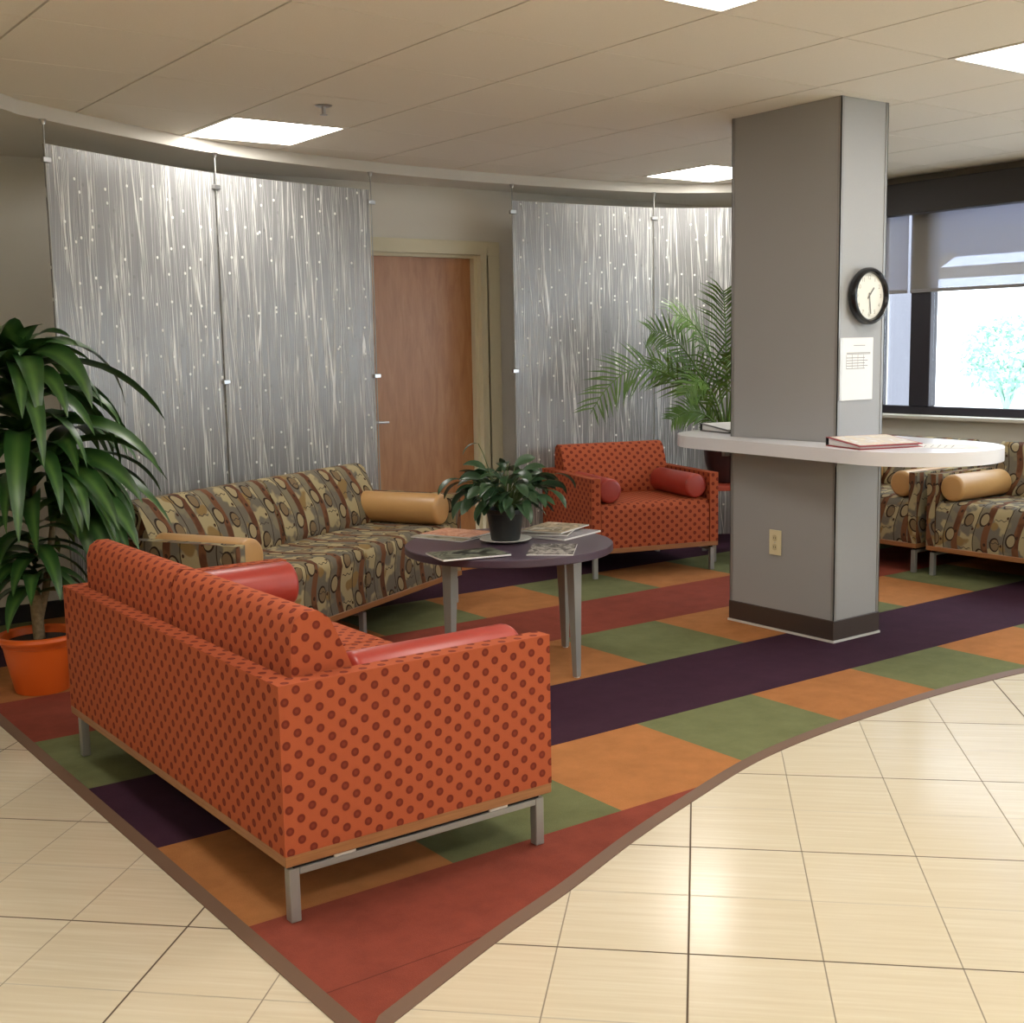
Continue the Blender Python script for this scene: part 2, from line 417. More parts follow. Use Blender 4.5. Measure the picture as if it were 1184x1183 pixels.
# ------------------------------------------------------------------ room shell
XW, YW, XL, YF, CZ = 7.06, 6.62, -5.2, -5.0, 2.44
bm = BM(); box(bm, XL, XW, YF, YW, -.1, 0); struct('floor', bm, FLOOR)
# acoustic ceiling: separate lay-in tiles with real joints over the grid
bm = BM(); gx0, gy0, tp = 1.2, 2.935, .6096
nx0, nx1 = math.floor((XL-gx0)/tp), math.ceil((XW-gx0)/tp); ny0, ny1 = math.floor((YF-gy0)/tp), math.ceil((YW-gy0)/tp)
LIGHT_CELLS = {(2,4),(7,4),(2,-1),(5,-1),(-1,0),(-3,1),(-4,-1),(-7,-1),(-4,4),(-7,4),(2,-5),(5,-5),(-1,-5),(-4,-5),(-7,-5),(2,-9),(5,-9),(-1,-9),(-4,-9),(-7,-9)}  # cells without their own label hold unseen lamps added for brightness
gapx, gapy = .0045, .003
for i in range(nx0, nx1):
    for j in range(ny0, ny1):
        if (i, j) in LIGHT_CELLS: continue
        x0, x1 = max(XL, gx0+i*tp+gapx), min(XW, gx0+(i+1)*tp-gapx)
        y0, y1 = max(YF, gy0+j*tp+gapy), min(YW, gy0+(j+1)*tp-gapy)
        if x1-x0 < .02 or y1-y0 < .02: continue
        if i == 5 and j == 1 or i == 5 and j == 2: pass
        box(bm, x0, x1, y0, y1, CZ, CZ+.02)
box(bm, XL, XW, YF, YW, CZ+.0205, CZ+.07, mi=1)
struct('ceiling', bm, [CEIL, GRID])
# dropped drywall soffit with the curved front edge
bm = BM(); pts = [(p.x, p.y) for p in EDGEC] + [(XW-.001, YW-.001), (XL, YW-.001), (XL, 1.4)]
prism(bm, pts, 2.38, CZ-.0005); struct('trim_1', bm, WALLS)
# walls
DX0, DX1, DZ = 3.72, 4.70, 2.0          # rough door opening
bm = BM()
box(bm, XL, DX0, YW, YW+.16, 0, 2.5); box(bm, DX1, XW+.2, YW, YW+.16, 0, 2.5); box(bm, DX0, DX1, YW, YW+.16, DZ, 2.5)
struct('wall_back', bm, WALL)
bm = BM(); box(bm, XL-.15, XL, YF-.15, YW+.16, 0, 2.5); struct('wall_left', bm, WALLS)
bm = BM(); box(bm, XL, XW+.2, YF-.15, YF, 0, 2.5); struct('wall_front', bm, WALLS)
WY0, WY1, WZ0, WZ1 = -3.4, 5.42, .885, 2.30     # long window opening in the right wall
bm = BM()
box(bm, XW, XW+.2, YF, YW, 0, WZ0); box(bm, XW, XW+.2, YF, YW, WZ1, 2.5)
box(bm, XW, XW+.2, WY1, YW, WZ0, WZ1); box(bm, XW, XW+.2, YF, WY0, WZ0, WZ1)
struct('wall_right', bm, WALL)
bm = BM()
box(bm, XL, DX0-.02, YW-.012, YW, 0, .1, .003, 1); box(bm, DX1+.12, XW-.02, YW-.012, YW, 0, .1, .003, 1)
struct('baseboard_back', bm, TRIMD)
bm = BM(); box(bm, XW-.012, XW, YF, YW-.02, 0, .1, .003, 1); struct('baseboard_right', bm, TRIMD)
# crown strip over the window
bm = BM(); box(bm, XW-.03, XW, YF, 5.44, 2.395, 2.4395, .004, 1); struct('trim_2', bm, mat('taupe_paint', lin(112,102,88), .6))

# door
bm = BM(); box(bm, DX0-.0, 4.637, YW+.07, YW+.115, .008, 1.965, .002, 1); dr = struct('door_1', bm, DOORW)
bm = BM(); lathe(bm, [(.0,0),(.026,0),(.026,.008),(.01,.012),(.01,.045),(0,.045)], 20, T(3.835, YW+.07, .935, 0, PI/2))
tube(bm, [(3.835, YW+.03, .935), (3.88, YW+.03, .935), (3.955, YW+.034, .932)], [.009,.009,.007], 10)
obj('door_handle', bm, STEEL, dr, smooth=40)
bm = BM()
box(bm, 4.64, 4.70, YW-.02, YW+.15, 0, 1.97); box(bm, 4.69, 4.79, YW-.02, YW-.0005, 0, 1.97); box(bm, DX0, 4.79, YW-.02, YW-.0005, 1.9705, 2.055)
box(bm, DX0, 4.70, YW-.0005, YW+.15, 1.9705, 1.9995); box(bm, 4.615, 4.6395, YW+.02, YW+.065, 0, 1.95); box(bm, DX0+.02, 4.6395, YW+.02, YW+.065, 1.9505, 1.97)
struct('trim_3', bm, JAMB)

# window band
bm = BM(); box(bm, XW+.05, XW+.11, WY0, WY1, WZ0+.0005, WZ0+.055, .004, 1); box(bm, XW+.05, XW+.11, WY0, WY1, WZ1-.06, WZ1-.0005, .004, 1)
mull = [(4.975, 5.13), (3.0, 3.155), (1.0, 1.155), (-1.0, -.845)]
for a, b in mull: box(bm, XW+.04, XW+.12, a, b, WZ0+.0555, WZ1-.0605, .004, 1)
box(bm, XW+.05, XW+.11, WY1-.06, WY1-.0005, WZ0+.0555, WZ1-.0605, .004, 1); box(bm, XW+.05, XW+.11, WY0+.0005, WY0+.06, WZ0+.0555, WZ1-.0605, .004, 1)
win = struct('window_1', bm, FRAMED)
ys = [WY1-.06, 5.13, 4.975, 3.155, 3.0, 1.155, 1.0, -.845, -1.0, WY0+.06]
for k in range(0, 10, 2):
    bm = BM(); box(bm, XW+.077, XW+.083, ys[k+1]+.0005, ys[k]-.0005, WZ0+.056, WZ1-.061); obj('pane', bm, GLASS, win)
bm = BM(); box(bm, XW-.06, XW+.05, WY0-.05, WY1+.02, WZ0-.025, WZ0-.0005, .005, 2); obj('window_sill', bm, mat('sill_paint', lin(206,204,196), .5), win)
# dark valance box hiding the rolled shade
val = thing('window_valance', 'long dark valance box above the window', 'valance', (XW-.055, 1.0, 2.19))
bm = BM(); box(bm, -.055, .054, -4.4, 4.43, 0, .2, .004, 1); obj('box', bm, HEAD, val)
for (a, b, lab) in ((5.135, 5.40, 'narrow mesh roller shade over the window pane beside the pillar'), (3.16, 5.13, 'wide mesh roller shade over the big window pane'),):
    sh = thing('roller_shade', lab, 'roller shade', (XW+.02, (a+b)/2, 1.70), 0, 'mesh roller shades on the window')
    h = (b-a)/2
    bm = BM(); box(bm, -.0015, .0015, -h+.008, h-.008, .012, .5); obj('mesh_screen', bm, SHADE, sh)
    bm = BM(); box(bm, -.006, .006, -h+.008, h-.008, -.012, .0115, .003, 1); obj('hem_bar', bm, mat('hem_bar', lin(140,138,140), .5), sh)

# ------------------------------------------------------------------ outside
GRND = mat('pale_concrete', lin(226,224,220), .8)
bm = BM(); box(bm, XW+.2, 70, -45, 60, -.25, -.15); struct('ground_outside', bm, GRND)
bm = BM(); box(bm, 8.9, 9.4, 6.62, 7.4, -.15, 2.95, .01, 1)
tag(obj('brick_pier', bm, mat('grey_brick', lin(120,120,130), .8)), 'grey masonry pier outside behind the narrow window pane', 'pier')
cn = thing('entrance_canopy', 'canopy roof on beam and braces outside the window', 'canopy', (10, 5.5, -.15))
CANS = mat('canopy_soffit', lin(120,122,140), .8); CANB = mat('canopy_beam', lin(196,180,150), .7)
bm = BM(); box(bm, -.5, 2.6, -5, 6, 2.45, 2.7); obj('roof', bm, CANS, cn)
bm = BM(); box(bm, 1.9, 2.05, -5, 6, 2.18, 2.30); obj('beam', bm, CANB, cn)
for y in (2.9, .2, -2.6):
    bm = BM(); tube(bm, [(1.97, y-.0, 2.29), (1.97, y-.3, 2.46)], .05, 8); obj('brace', bm, CANB, cn)
for y in (5.3, -4.6):
    bm = BM(); box(bm, 1.88, 2.07, y-.1, y+.1, 0, 2.18); obj('post', bm, CANB, cn)
random.seed(11)
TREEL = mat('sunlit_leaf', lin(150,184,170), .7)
def shrub(x, y, rx, z0, z1, label, n):
    t = thing('shrub', label, 'shrub', (x, y, -.15), 0, 'pale shrubs outside the window')
    bm = BM()
    for k in range(5): tube(bm, [(0,0,0),(.3*math.cos(k*1.3),.3*math.sin(k*1.3),(z0+z1)*.35),(.7*rx*math.cos(k*1.3),.7*rx*math.sin(k*1.3),(z0+z1)*.5)], [.05,.04,.02], 6)
    obj('stem', bm, TREEL, t, smooth=60)
    bm = BM()
    for _ in range(n):
        a = random.uniform(0, 2*PI); c = random.uniform(-1, 1); q = random.uniform(.3, 1)**.5
        p = Vector((rx*q*math.sqrt(1-c*c)*math.cos(a), rx*q*math.sqrt(1-c*c)*math.sin(a), (z0+z1)/2+q*c*(z1-z0)/2))
        s = random.uniform(.05, .1); R = Matrix.Rotation(random.uniform(0, 6), 3, Vector((random.random()-.5, random.random()-.5, random.random()-.5)).normalized())
        bm.faces.new([bm.verts.new(p + R @ Vector(k)*s) for k in ((-1,0,0),(0,-.5,.15),(1,0,0),(0,.5,.15))])
    obj('foliage', bm, TREEL, t)
shrub(24, 14.9, 1.0, .25, 2.0, 'pale green shrub outside, at the right of the big window pane', 1500)
shrub(24.9, 12.9, .9, .2, 1.7, 'lower pale shrub outside at the photo edge', 900)
shrub(22, 16.55, .28, .2, 1.3, 'slim green shrub outside seen past the grey pier', 300)

# ------------------------------------------------------------------ carpet
EP = [(1.115,2.0),(1.213,2.095),(1.584,2.245),(1.895,2.353),(2.242,2.489),(2.572,2.599),(2.91,2.702),(3.153,2.752),(3.431,2.785),(3.733,2.803),(4.104,2.812),(4.443,2.800),(4.70,2.775),(5.1,2.70),(5.6,2.57),(6.2,2.36),(7.04,2.0)]
def cm2(P, n=5):
    out = []
    for i in range(len(P)-1):
        for k in range(n):
            a, b, c, d = (Vector(P[max(0, min(len(P)-1, i+q))]) for q in (-1, 0, 1, 2)); t = k/n
            out.append(.5*((2*b)+(c-a)*t+(2*a-5*b+4*c-d)*t*t+(3*b-a-3*c+d)*t**3))
    return out+[Vector(P[-1])]
rim = [Vector((1.115, 6.60)), Vector((1.115, 2.0))] + cm2(EP[1:])
def offs(P, d):
    out = []
    for i, p in enumerate(P):
        a = (P[i]-P[i-1]).normalized() if i else None; b = (P[i+1]-P[i]).normalized() if i < len(P)-1 else None
        na = Vector((-a.y, a.x)) if a else None; nb = Vector((-b.y, b.x)) if b else None
        if na is None: n = nb; k = 1
        elif nb is None: n = na; k = 1
        else: n = (na+nb).normalized(); k = 1/max(.35, n.dot(na))
        out.append(p+n*d*k)
    return out
inner = offs(rim, .035)
cp = thing('carpet', 'large inset carpet of orange, green, red and plum squares under the seating', 'carpet', (0,0,0))
bm = BM(); prism(bm, [tuple(p) for p in inner]+[(XW-.02, 6.60)], .0008, .009); obj('pile', bm, CARPET, cp)
bm = BM()
for i in range(len(rim)-1):
    q = [rim[i], rim[i+1], inner[i+1], inner[i]]
    vs = [bm.verts.new((p.x, p.y, z)) for p, z in zip(q, (.003,.003,.0105,.0105))]; bm.faces.new(vs)
    vs = [bm.verts.new((p.x, p.y, z)) for p, z in ((rim[i],.0005),(rim[i+1],.0005),(rim[i+1],.003),(rim[i],.003))]; bm.faces.new(vs)
bmesh.ops.remove_doubles(bm, verts=bm.verts, dist=1e-5); obj('edge_strip', bm, EDGE, cp)['label'] = 'grey brown rubber edging strip'
ZC = .0096   # top of carpet

# ------------------------------------------------------------------ pillar and wrap-round counter
CX0, CX1, CY0, CY1 = 4.464, 4.79, 3.60, 4.247
col = thing('pillar', 'square grey laminate pillar through the white counter', 'pillar', ((CX0+CX1)/2, (CY0+CY1)/2, 0))
hx, hy = (CX1-CX0)/2, (CY1-CY0)/2
bm = BM(); box(bm, -hx+.003, hx-.003, -hy+.003, hy-.003, .012, CZ-.001); obj('shaft', bm, COLM, col)
for sx in (-1, 1):
    for sy in (-1, 1):
        bm = BM(); w = .018
        x0, x1 = sorted((sx*hx, sx*(hx-w))); y0, y1 = sorted((sy*hy, sy*(hy-.004))); box(bm, x0, x1, y0, y1, .112, CZ-.001)
        x0, x1 = sorted((sx*hx, sx*(hx-.004))); y0, y1 = sorted((sy*hy, sy*(hy-w))); box(bm, x0, x1, y0, y1, .112, CZ-.001)
        obj('corner_trim', bm, COLT, col)
bm = BM(); box(bm, -hx-.004, hx+.004, -hy-.004, hy+.004, .02, .112, .003, 1); obj('skirting', bm, mat('brown_skirting', lin(66,54,48), .5), col)
bm = BM(); box(bm, -hx-.007, hx+.007, -hy-.007, hy+.007, ZC, .0198); obj('floor_strip', bm, mat('bright_strip', lin(214,212,206), .35), col)

ct_c, ct_r, ct_h, ct_a, ct_z, ct_t = (4.624, 3.791), .369, .526, -.111, .93, .058
cnt = thing('standing_counter', 'white oval standing counter wrapped round the pillar', 'counter', (ct_c[0], ct_c[1], ct_z-ct_t), ct_a)
t_ = [i*PI/28 for i in range(29)]
oval = [(-ct_r*math.cos(s), ct_h+ct_r*math.sin(s)) for s in t_] + [(ct_r*math.cos(s), -ct_h-ct_r*math.sin(s)) for s in t_]
ca, sa = math.cos(ct_a), math.sin(ct_a); e_ = .0045
hole = []
for X, Y in ((CX0-e_, CY0-e_), (CX1+e_, CY0-e_), (CX1+e_, CY1+e_), (CX0-e_, CY1+e_)):
    dx, dy = X-ct_c[0], Y-ct_c[1]; hole.append((dx*ca+dy*sa, -dx*sa+dy*ca))
def slab(z0, z1, grow=0):
    bm = BM(); fs = []
    for z, flip in ((z0, True), (z1, False)):
        loops = []
        for L in ([(x*(1+grow), y*(1+grow)) for x, y in oval], hole):
            vs = [bm.verts.new((x, y, z)) for x, y in L]; es = [bm.edges.new((vs[i], vs[(i+1) % len(vs)])) for i in range(len(vs))]; loops.append((vs, es))
        r = bmesh.ops.triangle_fill(bm, use_beauty=True, use_dissolve=False, edges=loops[0][1]+loops[1][1])
        fs.append([l[0] for l in loops])
    for k in range(2):
        A, B = fs[0][k], fs[1][k]; n = len(A)
        for i in range(n): bm.faces.new((A[i], A[(i+1) % n], B[(i+1) % n], B[i]))
    bmesh.ops.recalc_face_normals(bm, faces=bm.faces); return bm
obj('countertop', slab(.0, ct_t), CTOP, cnt, smooth=35)
for (a0, a1, b0, b1) in ((CX0-.03, CX1+.03, CY0-.03, CY0-.008), (CX0-.03, CX1+.03, CY1+.008, CY1+.03)):
    M = Matrix.Rotation(-ct_a, 4, 'Z') @ Matrix.Translation((-ct_c[0], -ct_c[1], 0)); bm = BM(); box(bm, a0, a1, b0, b1, -.04, -.0005, M=M); obj('bracket', bm, COLT, cnt)

# wall clock on the narrow pillar face
def M_face(x, z): return T(x, CY0-.0005, z, 0, PI/2)   # local z points to -Y
ck = thing('wall_clock', 'round black rimmed wall clock on the pillar', 'clock', (4.645, CY0-.001, 1.582))
R_ = Matrix.Rotation(PI/2, 4, 'X')
bm = BM(); lathe(bm, [(.0,0),(.118,0),(.127,.012),(.127,.03),(.12,.041),(.111,.043),(.104,.036),(.102,.02),(0,.02)], 48, R_); obj('rim', bm, BLACKP, ck, smooth=40)
bm = BM(); lathe(bm, [(0,.0202),(.102,.0202),(.102,.0215),(0,.0215)], 48, R_); obj('dial', bm, mat('dial', lin(226,224,214), .6), ck)
def hand(nm, ang, L, w, z, back=.015):
    bm = BM(); box(bm, -w, w, -back, L, z, z+.0012, M=R_ @ Matrix.Rotation(-ang, 4, 'Z')); return obj(nm, bm, mat(nm, lin(110,106,100), .5), ck)
hand('hour_hand', math.radians(42), .05, .0035, .0225); hand('minute_hand', math.radians(172), .08, .0025, .0245)
NUMM = mat('numeral_print', lin(150,142,124), .6)
for k in range(1, 13):
    cu = bpy.data.curves.new('num', 'FONT'); cu.body = str(k); cu.size = .026; cu.align_x = 'CENTER'; cu.align_y = 'CENTER'
    to = bpy.data.objects.new('num', cu); COL.objects.link(to)
    dg = bpy.context.evaluated_depsgraph_get(); me = bpy.data.meshes.new_from_object(to.evaluated_get(dg))
    a = 2*PI*k/12; me.transform(R_ @ Matrix.Translation((.082*math.sin(a), .082*math.cos(a), .0218))); numbm = BM(); numbm.from_mesh(me); obj('numeral', numbm, NUMM, ck)
    bpy.data.objects.remove(to); bpy.data.curves.remove(cu); bpy.data.meshes.remove(me)
# notice sheet in a sleeve
nt = thing('notice_sheet', 'white printed notice sheet in a sleeve on the pillar below the clock', 'notice', (4.597, CY0-.001, 1.258))
bm = BM(); box(bm, -.108, .108, -.0035, -.0005, -.14, .14); obj('sheet', bm, PAPER, nt)
bm = BM(); random.seed(4)
for (x0, x1, z) in [(-.03,.05,.105)]+[(-.078,.088,.072),(-.078,.088,.067)]+[(-.08, .05+.02*(k % 2), .05-.012*k) for k in range(5)]: box(bm, x0, x1, -.0042, -.0036, z-.0015, z+.0015)
for k in range(4): box(bm, -.08+.04*k, -.0785+.04*k, -.0042, -.0036, .0, .064)
obj('printed_text', bm, INK, nt)
bm = BM(); box(bm, -.122, -.1085, -.003, -.0005, -.14, .14); obj('sleeve_edge', bm, mat('clear_sleeve', lin(208,210,212), .3), nt)
# outlet
ot = thing('power_outlet', 'cream duplex power outlet low on the wide pillar face', 'outlet', (CX0-.0005, 3.95, .437))
bm = BM(); box(bm, -.006, 0, -.036, .036, -.06, .06, .002, 2); obj('cover_plate', bm, CREAMP, ot)
for z in (-.022, .022):
    bm = BM(); prism(bm, [(.0165*math.cos(a)*.95, max(-.0125, min(.0125, .0165*math.sin(a)))) for a in [2*PI*i/24 for i in range(24)]], 0, .002, M=T(-.0062, 0, z) @ Matrix.Rotation(-PI/2, 4, 'Y'))
    s = obj('socket', bm, mat('socket_cream', lin(206,192,150), .4), ot)
    bm = BM()
    for y in (-.006, .006): box(bm, -.0088, -.0083, y-.001, y+.001, z-.004, z+.005)
    obj('slot', bm, DARKGAP, s)
bm = BM(); lathe(bm, [(0,0),(.003,0),(.002,.001),(0,.001)], 10, T(-.0062, 0, 0) @ Matrix.Rotation(-PI/2, 4, 'Y')); obj('screw', bm, STEEL, ot)

# ------------------------------------------------------------------ things on the counter
def rb(p, a): return (p[0]*math.cos(a)-p[1]*math.sin(a), p[0]*math.sin(a)+p[1]*math.cos(a))
def fill_binder(bd, vinyl, sheetm):
    W_, L_ = .13, .155
    bm = BM(); box(bm, -W_, W_, -L_, L_, .001, .004); obj('back_cover', bm, vinyl, bd)
    bm = BM(); box(bm, -W_, -W_+.004, -L_, L_, .0045, .036); obj('spine', bm, BLKB, bd)
    bm = BM(); vs = [(-W_, .0365), (W_, .013), (W_, .016), (-W_, .0395)]
    A = [bm.verts.new((x, -L_, z)) for x, z in vs]; B = [bm.verts.new((x, L_, z)) for x, z in vs]
    bm.faces.new(A[::-1]); bm.faces.new(B)
    for i in range(4): bm.faces.new((A[i], A[(i+1) % 4], B[(i+1) % 4], B[i]))
    bmesh.ops.recalc_face_normals(bm, faces=bm.faces); obj('front_cover', bm, vinyl, bd)
    bm = BM(); vs = [(-W_+.008, .0045), (W_-.012, .0045), (W_-.012, .0125), (-W_+.008, .033)]
    A = [bm.verts.new((x, -L_+.01, z)) for x, z in vs]; B = [bm.verts.new((x, L_-.01, z)) for x, z in vs]
    bm.faces.new(A[::-1]); bm.faces.new(B)
    for i in range(4): bm.faces.new((A[i], A[(i+1) % 4], B[(i+1) % 4], B[i]))
    bmesh.ops.recalc_face_normals(bm, faces=bm.faces); obj('pages', bm, PAPER, bd)
    bm = BM(); M = Matrix.Translation((0, 0, .0285)) @ Matrix.Rotation(math.atan2(.0235, 2*W_), 4, 'Y')
    box(bm, -W_+.012, W_-.012, -L_+.012, L_-.012, 0, .0008, M=M); obj('cover_sheet', bm, sheetm, bd)
bd = thing('ring_binder', 'red ring binder with pale cover sheet lying on the counter', 'binder', (4.42, 3.365, ct_z+.0004), math.radians(-108.5))
fill_binder(bd, REDB, cover_mat('binder_sheet', [lin(236,232,222), lin(224,212,194), lin(216,210,206), lin(238,238,238)], 14, 3.))
def sheet(nm, lab, cat, x, y, a, w, l, z, m, grp=None):
    o = thing(nm, lab, cat, (x, y, z), a, grp); bm = BM(); box(bm, -w/2, w/2, -l/2, l/2, .0004, .0016); obj('page', bm, m, o)
    bm = BM()
    for k in range(5): box(bm, -w*.36, w*(.1+.2*((k*7) % 3)/2), l*.3-k*l*.1, l*.3-k*l*.1+.004, .0017, .0019)
    obj('printed_text', bm, INK, o); return o
sheet('paper_sheet', 'loose white sheet on the counter right of the red binder', 'paper', 4.62, 3.14, .5, .21, .28, ct_z, PAPER)
fd = thing('ring_binder', 'black ring binder with white cover sheet at the left counter end', 'binder', (4.76, 4.47, ct_z+.0004), math.radians(-103))
fill_binder(fd, BLKB, PAPER)

# ------------------------------------------------------------------ sofas
def make_sofa(name, label, cat, W, D, n, loc, rz, fab, lea, group=None, mid=False, bl=.52, br=.083):
    s = thing(name, label, cat, (loc[0], loc[1], ZC), rz, group)
    h = W/2; t = .056; zb, zf, za, zs = .150, .178, .598, .443
    bm = BM(); box(bm, -h, h, 0, D, zb, zf, .002, 1); obj('plinth', bm, WOODB, s)['label'] = 'exposed wood base rail'
    bm = BM(); prism(bm, [(-h,0),(h,0),(h,D),(h-t,D),(h-t,t),(-h+t,t),(-h+t,D),(-h,D)], zf, za, .012, 3); obj('upholstered_frame', bm, fab, s, smooth=50, uvbox=True)
    cw = (W-2*t)/n
    for k in range(n):
        x0, x1 = -h+t+k*cw+.005, -h+t+(k+1)*cw-.005
        # seat: profile in y,z, extruded in x, crowned a little
        bm = BM(); pr = [(t+.004, zf+.001), (D-.004, zf+.001), (D-.002, zs-.05), (D-.02, zs-.012), (D-.06, zs), (t+.004, zs)]
        prism(bm, pr, x0, x1, .009, 3)
        for v in bm.verts: v.co = Vector((v.co.z, v.co.x, v.co.y))
        bmesh.ops.recalc_face_normals(bm, faces=bm.faces); uv_profile(bm, pr); obj('seat_cushion', bm, fab, s, smooth=50)
        bm = BM(); z0 = zs+.001
        pr = [(t+.006, z0), (t+.012, .70), (t+.024, .735), (t+.05, .752), (t+.088, .75), (t+.118, .728), (t+.15, .66), (t+.205, .53), (t+.228, z0+.03), (t+.225, z0)]
        prism(bm, pr, x0, x1, .016, 3)
        for v in bm.verts: v.co = Vector((v.co.z, v.co.x, v.co.y))
        bmesh.ops.recalc_face_normals(bm, faces=bm.faces); uv_profile(bm, pr); obj('back_cushion', bm, fab, s, smooth=50)
    for sx in (-1, 1):
        bm = BM(); e = .02
        pr = [(0,0),(br-e,0)]+[(br-e+e*math.sin(a), e-e*math.cos(a)) for a in (.4,.8,1.2,PI/2)]+[(br-e+e*math.cos(a), bl-e+e*math.sin(a)) for a in (0,.4,.8,1.2,PI/2)]+[(0,bl)]
        lathe(bm, pr, 32, T(sx*(h-t-br-.004), D-.03, zs+br+.001, 0, PI/2)); obj('bolster', bm, lea, s, smooth=50)['label'] = 'leather bolster cushion'
    xs = [-h+.03, h-.03]+([0] if mid else [])
    for x in xs:
        for y in (.03, D-.03):
            bm = BM(); box(bm, x-.014, x+.014, y-.014, y+.014, 0, .136, .002, 1); obj('leg', bm, ALU, s)
        bm = BM(); box(bm, x-.014, x+.014, .0445, D-.0445, .118, .136, .002, 1); obj('leg_rail', bm, ALU, s)
        for y in (.17, D-.17):
            bm = BM(); box(bm, x-.013, x+.013, y-.03, y+.03, .1362, .1498); obj('spacer', bm, WHITEP, s)
        bm = BM(); box(bm, x-.008, x+.008, .03, D-.03, .1362, .1498) ; obj('gap_shade', bm, DARKGAP, s)  # black strip paints the shade in the open gap above the rail
    return s

# near loveseat: back along X=1.215, faces +X
make_sofa('loveseat', 'orange dotted loveseat with red bolsters seen from behind, nearest the camera', 'sofa', 1.655, .81, 2, (1.222, 3.4285), -PI/2, DOTS, REDL)
# patterned sofa along the resin panels
a2 = math.radians(27.6); fr_ = Vector((3.70, 5.50)); d2 = Vector((math.cos(a2), math.sin(a2))); n2 = Vector((-d2.y, d2.x)); W2 = 1.90; D2 = .74
bc = fr_-d2*(W2/2)+n2*D2
make_sofa('sofa', 'long ring patterned sofa with tan bolsters in front of the left resin panels', 'sofa', W2, D2, 2, (bc.x, bc.y), PI+a2, RETRO, TANL, mid=True)
# dotted armchair
A_, B_ = Vector((4.63, 5.505)), Vector((5.43, 5.265)); dd = (B_-A_).normalized(); nn = Vector((-dd.y, dd.x)); WA = (B_-A_).length; bc = (A_+B_)/2+nn*.80
make_sofa('armchair', 'orange dotted armchair with red bolsters in front of the right resin panels', 'armchair', WA, .80, 1, (bc.x, bc.y), PI+math.atan2(dd.y, dd.x), DOTS, REDL, bl=.5, br=.074)
# two patterned pieces under the window
make_sofa('loveseat', 'ring patterned loveseat with tan bolsters under the window, cut by the right photo edge', 'sofa', 1.6, .80, 2, (6.985, 3.525), PI/2, RETRO, TANL, bl=.5, br=.078)
make_sofa('armchair', 'ring patterned armchair with tan bolster half hidden behind the pillar', 'armchair', .84, .80, 1, (6.985, 4.815), PI/2, RETRO, TANL, bl=.5, br=.078)

# ------------------------------------------------------------------ round table
tx, ty, tz = 3.12, 4.27, .545
tb = thing('coffee_table', 'round plum topped table with tapered steel legs', 'table', (tx, ty, ZC))
bm = BM(); lathe(bm, [(0,tz-ZC-.032),(.447,tz-ZC-.032),(.45,tz-ZC-.029),(.45,tz-ZC-.003),(.447,tz-ZC),(0,tz-ZC)], 72); obj('table_top', bm, TTOP, tb, smooth=40)
for k in range(4):
    a = math.radians(56.3-45+90*k+0)
    r0, r1 = .372, .362
    bm = BM(); zt = tz-ZC-.0325
    for w0, w1 in ((.011, .021),):
        q = [(-1,-1),(1,-1),(1,1),(-1,1)]
        A = [bm.verts.new((r0+x*w0, y*w0*1.2, .004)) for x, y in q]; B = [bm.verts.new((r1+x*w1, y*w1*1.25, zt)) for x, y in q]
    bm.faces.new(A[::-1]); bm.faces.new(B)
    for i in range(4): bm.faces.new((A[i], A[(i+1) % 4], B[(i+1) % 4], B[i]))
    for v in bm.verts: v.co = Matrix.Rotation(a, 4, 'Z') @ v.co
    lg = obj('leg', bm, ALU, tb)
    bm = BM(); lathe(bm, [(0,0),(.012,0),(.012,.004),(0,.004)], 12, Matrix.Rotation(a, 4, 'Z') @ Matrix.Translation((r0, 0, 0))); obj('glide', bm, WHITEP, lg)

def magazine(label, x, y, a, w, l, th, z, cm, curl=0, spread=False, name='magazine'):
    o = thing(name, label, 'magazine', (x, y, z), a, 'magazines on the round table')
    def sheetbm(z0, z1, w, l, off=0):
        bm = BM(); n = 6; vs = []
        for s in (z0, z1):
            for i in range(n+1):
                u = i/n; yy = -w/2+w*u; zz = s+curl*(1-u)**3
                vs += [[bm.verts.new((-l/2, yy, zz)), bm.verts.new((l/2, yy, zz))]]
        lo, hi = vs[:n+1], vs[n+1:]
        for i in range(n):
            bm.faces.new((hi[i][0], hi[i][1], hi[i+1][1], hi[i+1][0])); bm.faces.new((lo[i][0], lo[i+1][0], lo[i+1][1], lo[i][1]))
            for s in (0, 1): bm.faces.new((lo[i][s], lo[i+1][s], hi[i+1][s], hi[i][s]))
        for i in (0, n): bm.faces.new((lo[i][0], lo[i][1], hi[i][1], hi[i][0]))
        bmesh.ops.recalc_face_normals(bm, faces=bm.faces); return bm
    obj('pages', sheetbm(.0006, th, w, l), PAPER, o); obj('cover', sheetbm(th+.0002, th+.0008, w-.001, l-.001), cm, o)
    return o
Z0 = tz+.0005
magazine('olive and white magazine under the peach one, left of the plant', 3.03, 4.585, math.radians(-72), .215, .29, .006, Z0, cover_mat('mag_olive', [lin(96,90,66), lin(150,144,120), lin(190,186,170)], 9, 1.))
magazine('peach covered magazine left of the potted plant', 3.075, 4.60, math.radians(-68), .20, .27, .005, Z0+.0072, cover_mat('mag_peach', [lin(214,150,118), lin(226,176,146), lin(196,128,100), lin(232,200,180)], 11, 5.))
magazine('dark magazine overhanging the table edge, front left', 2.80, 4.115, math.radians(-14), .22, .29, .007, Z0, cover_mat('mag_dark', [lin(24,26,24), lin(48,52,44), lin(120,124,108), lin(30,32,30)], 12, 8.), curl=.004)
magazine('black and white photo magazine at the front right of the table', 3.135, 3.985, math.radians(47), .19, .27, .005, Z0, cover_mat('mag_photo', [lin(40,36,36), lin(96,90,86), lin(190,184,176), lin(60,56,54)], 22, 2.))
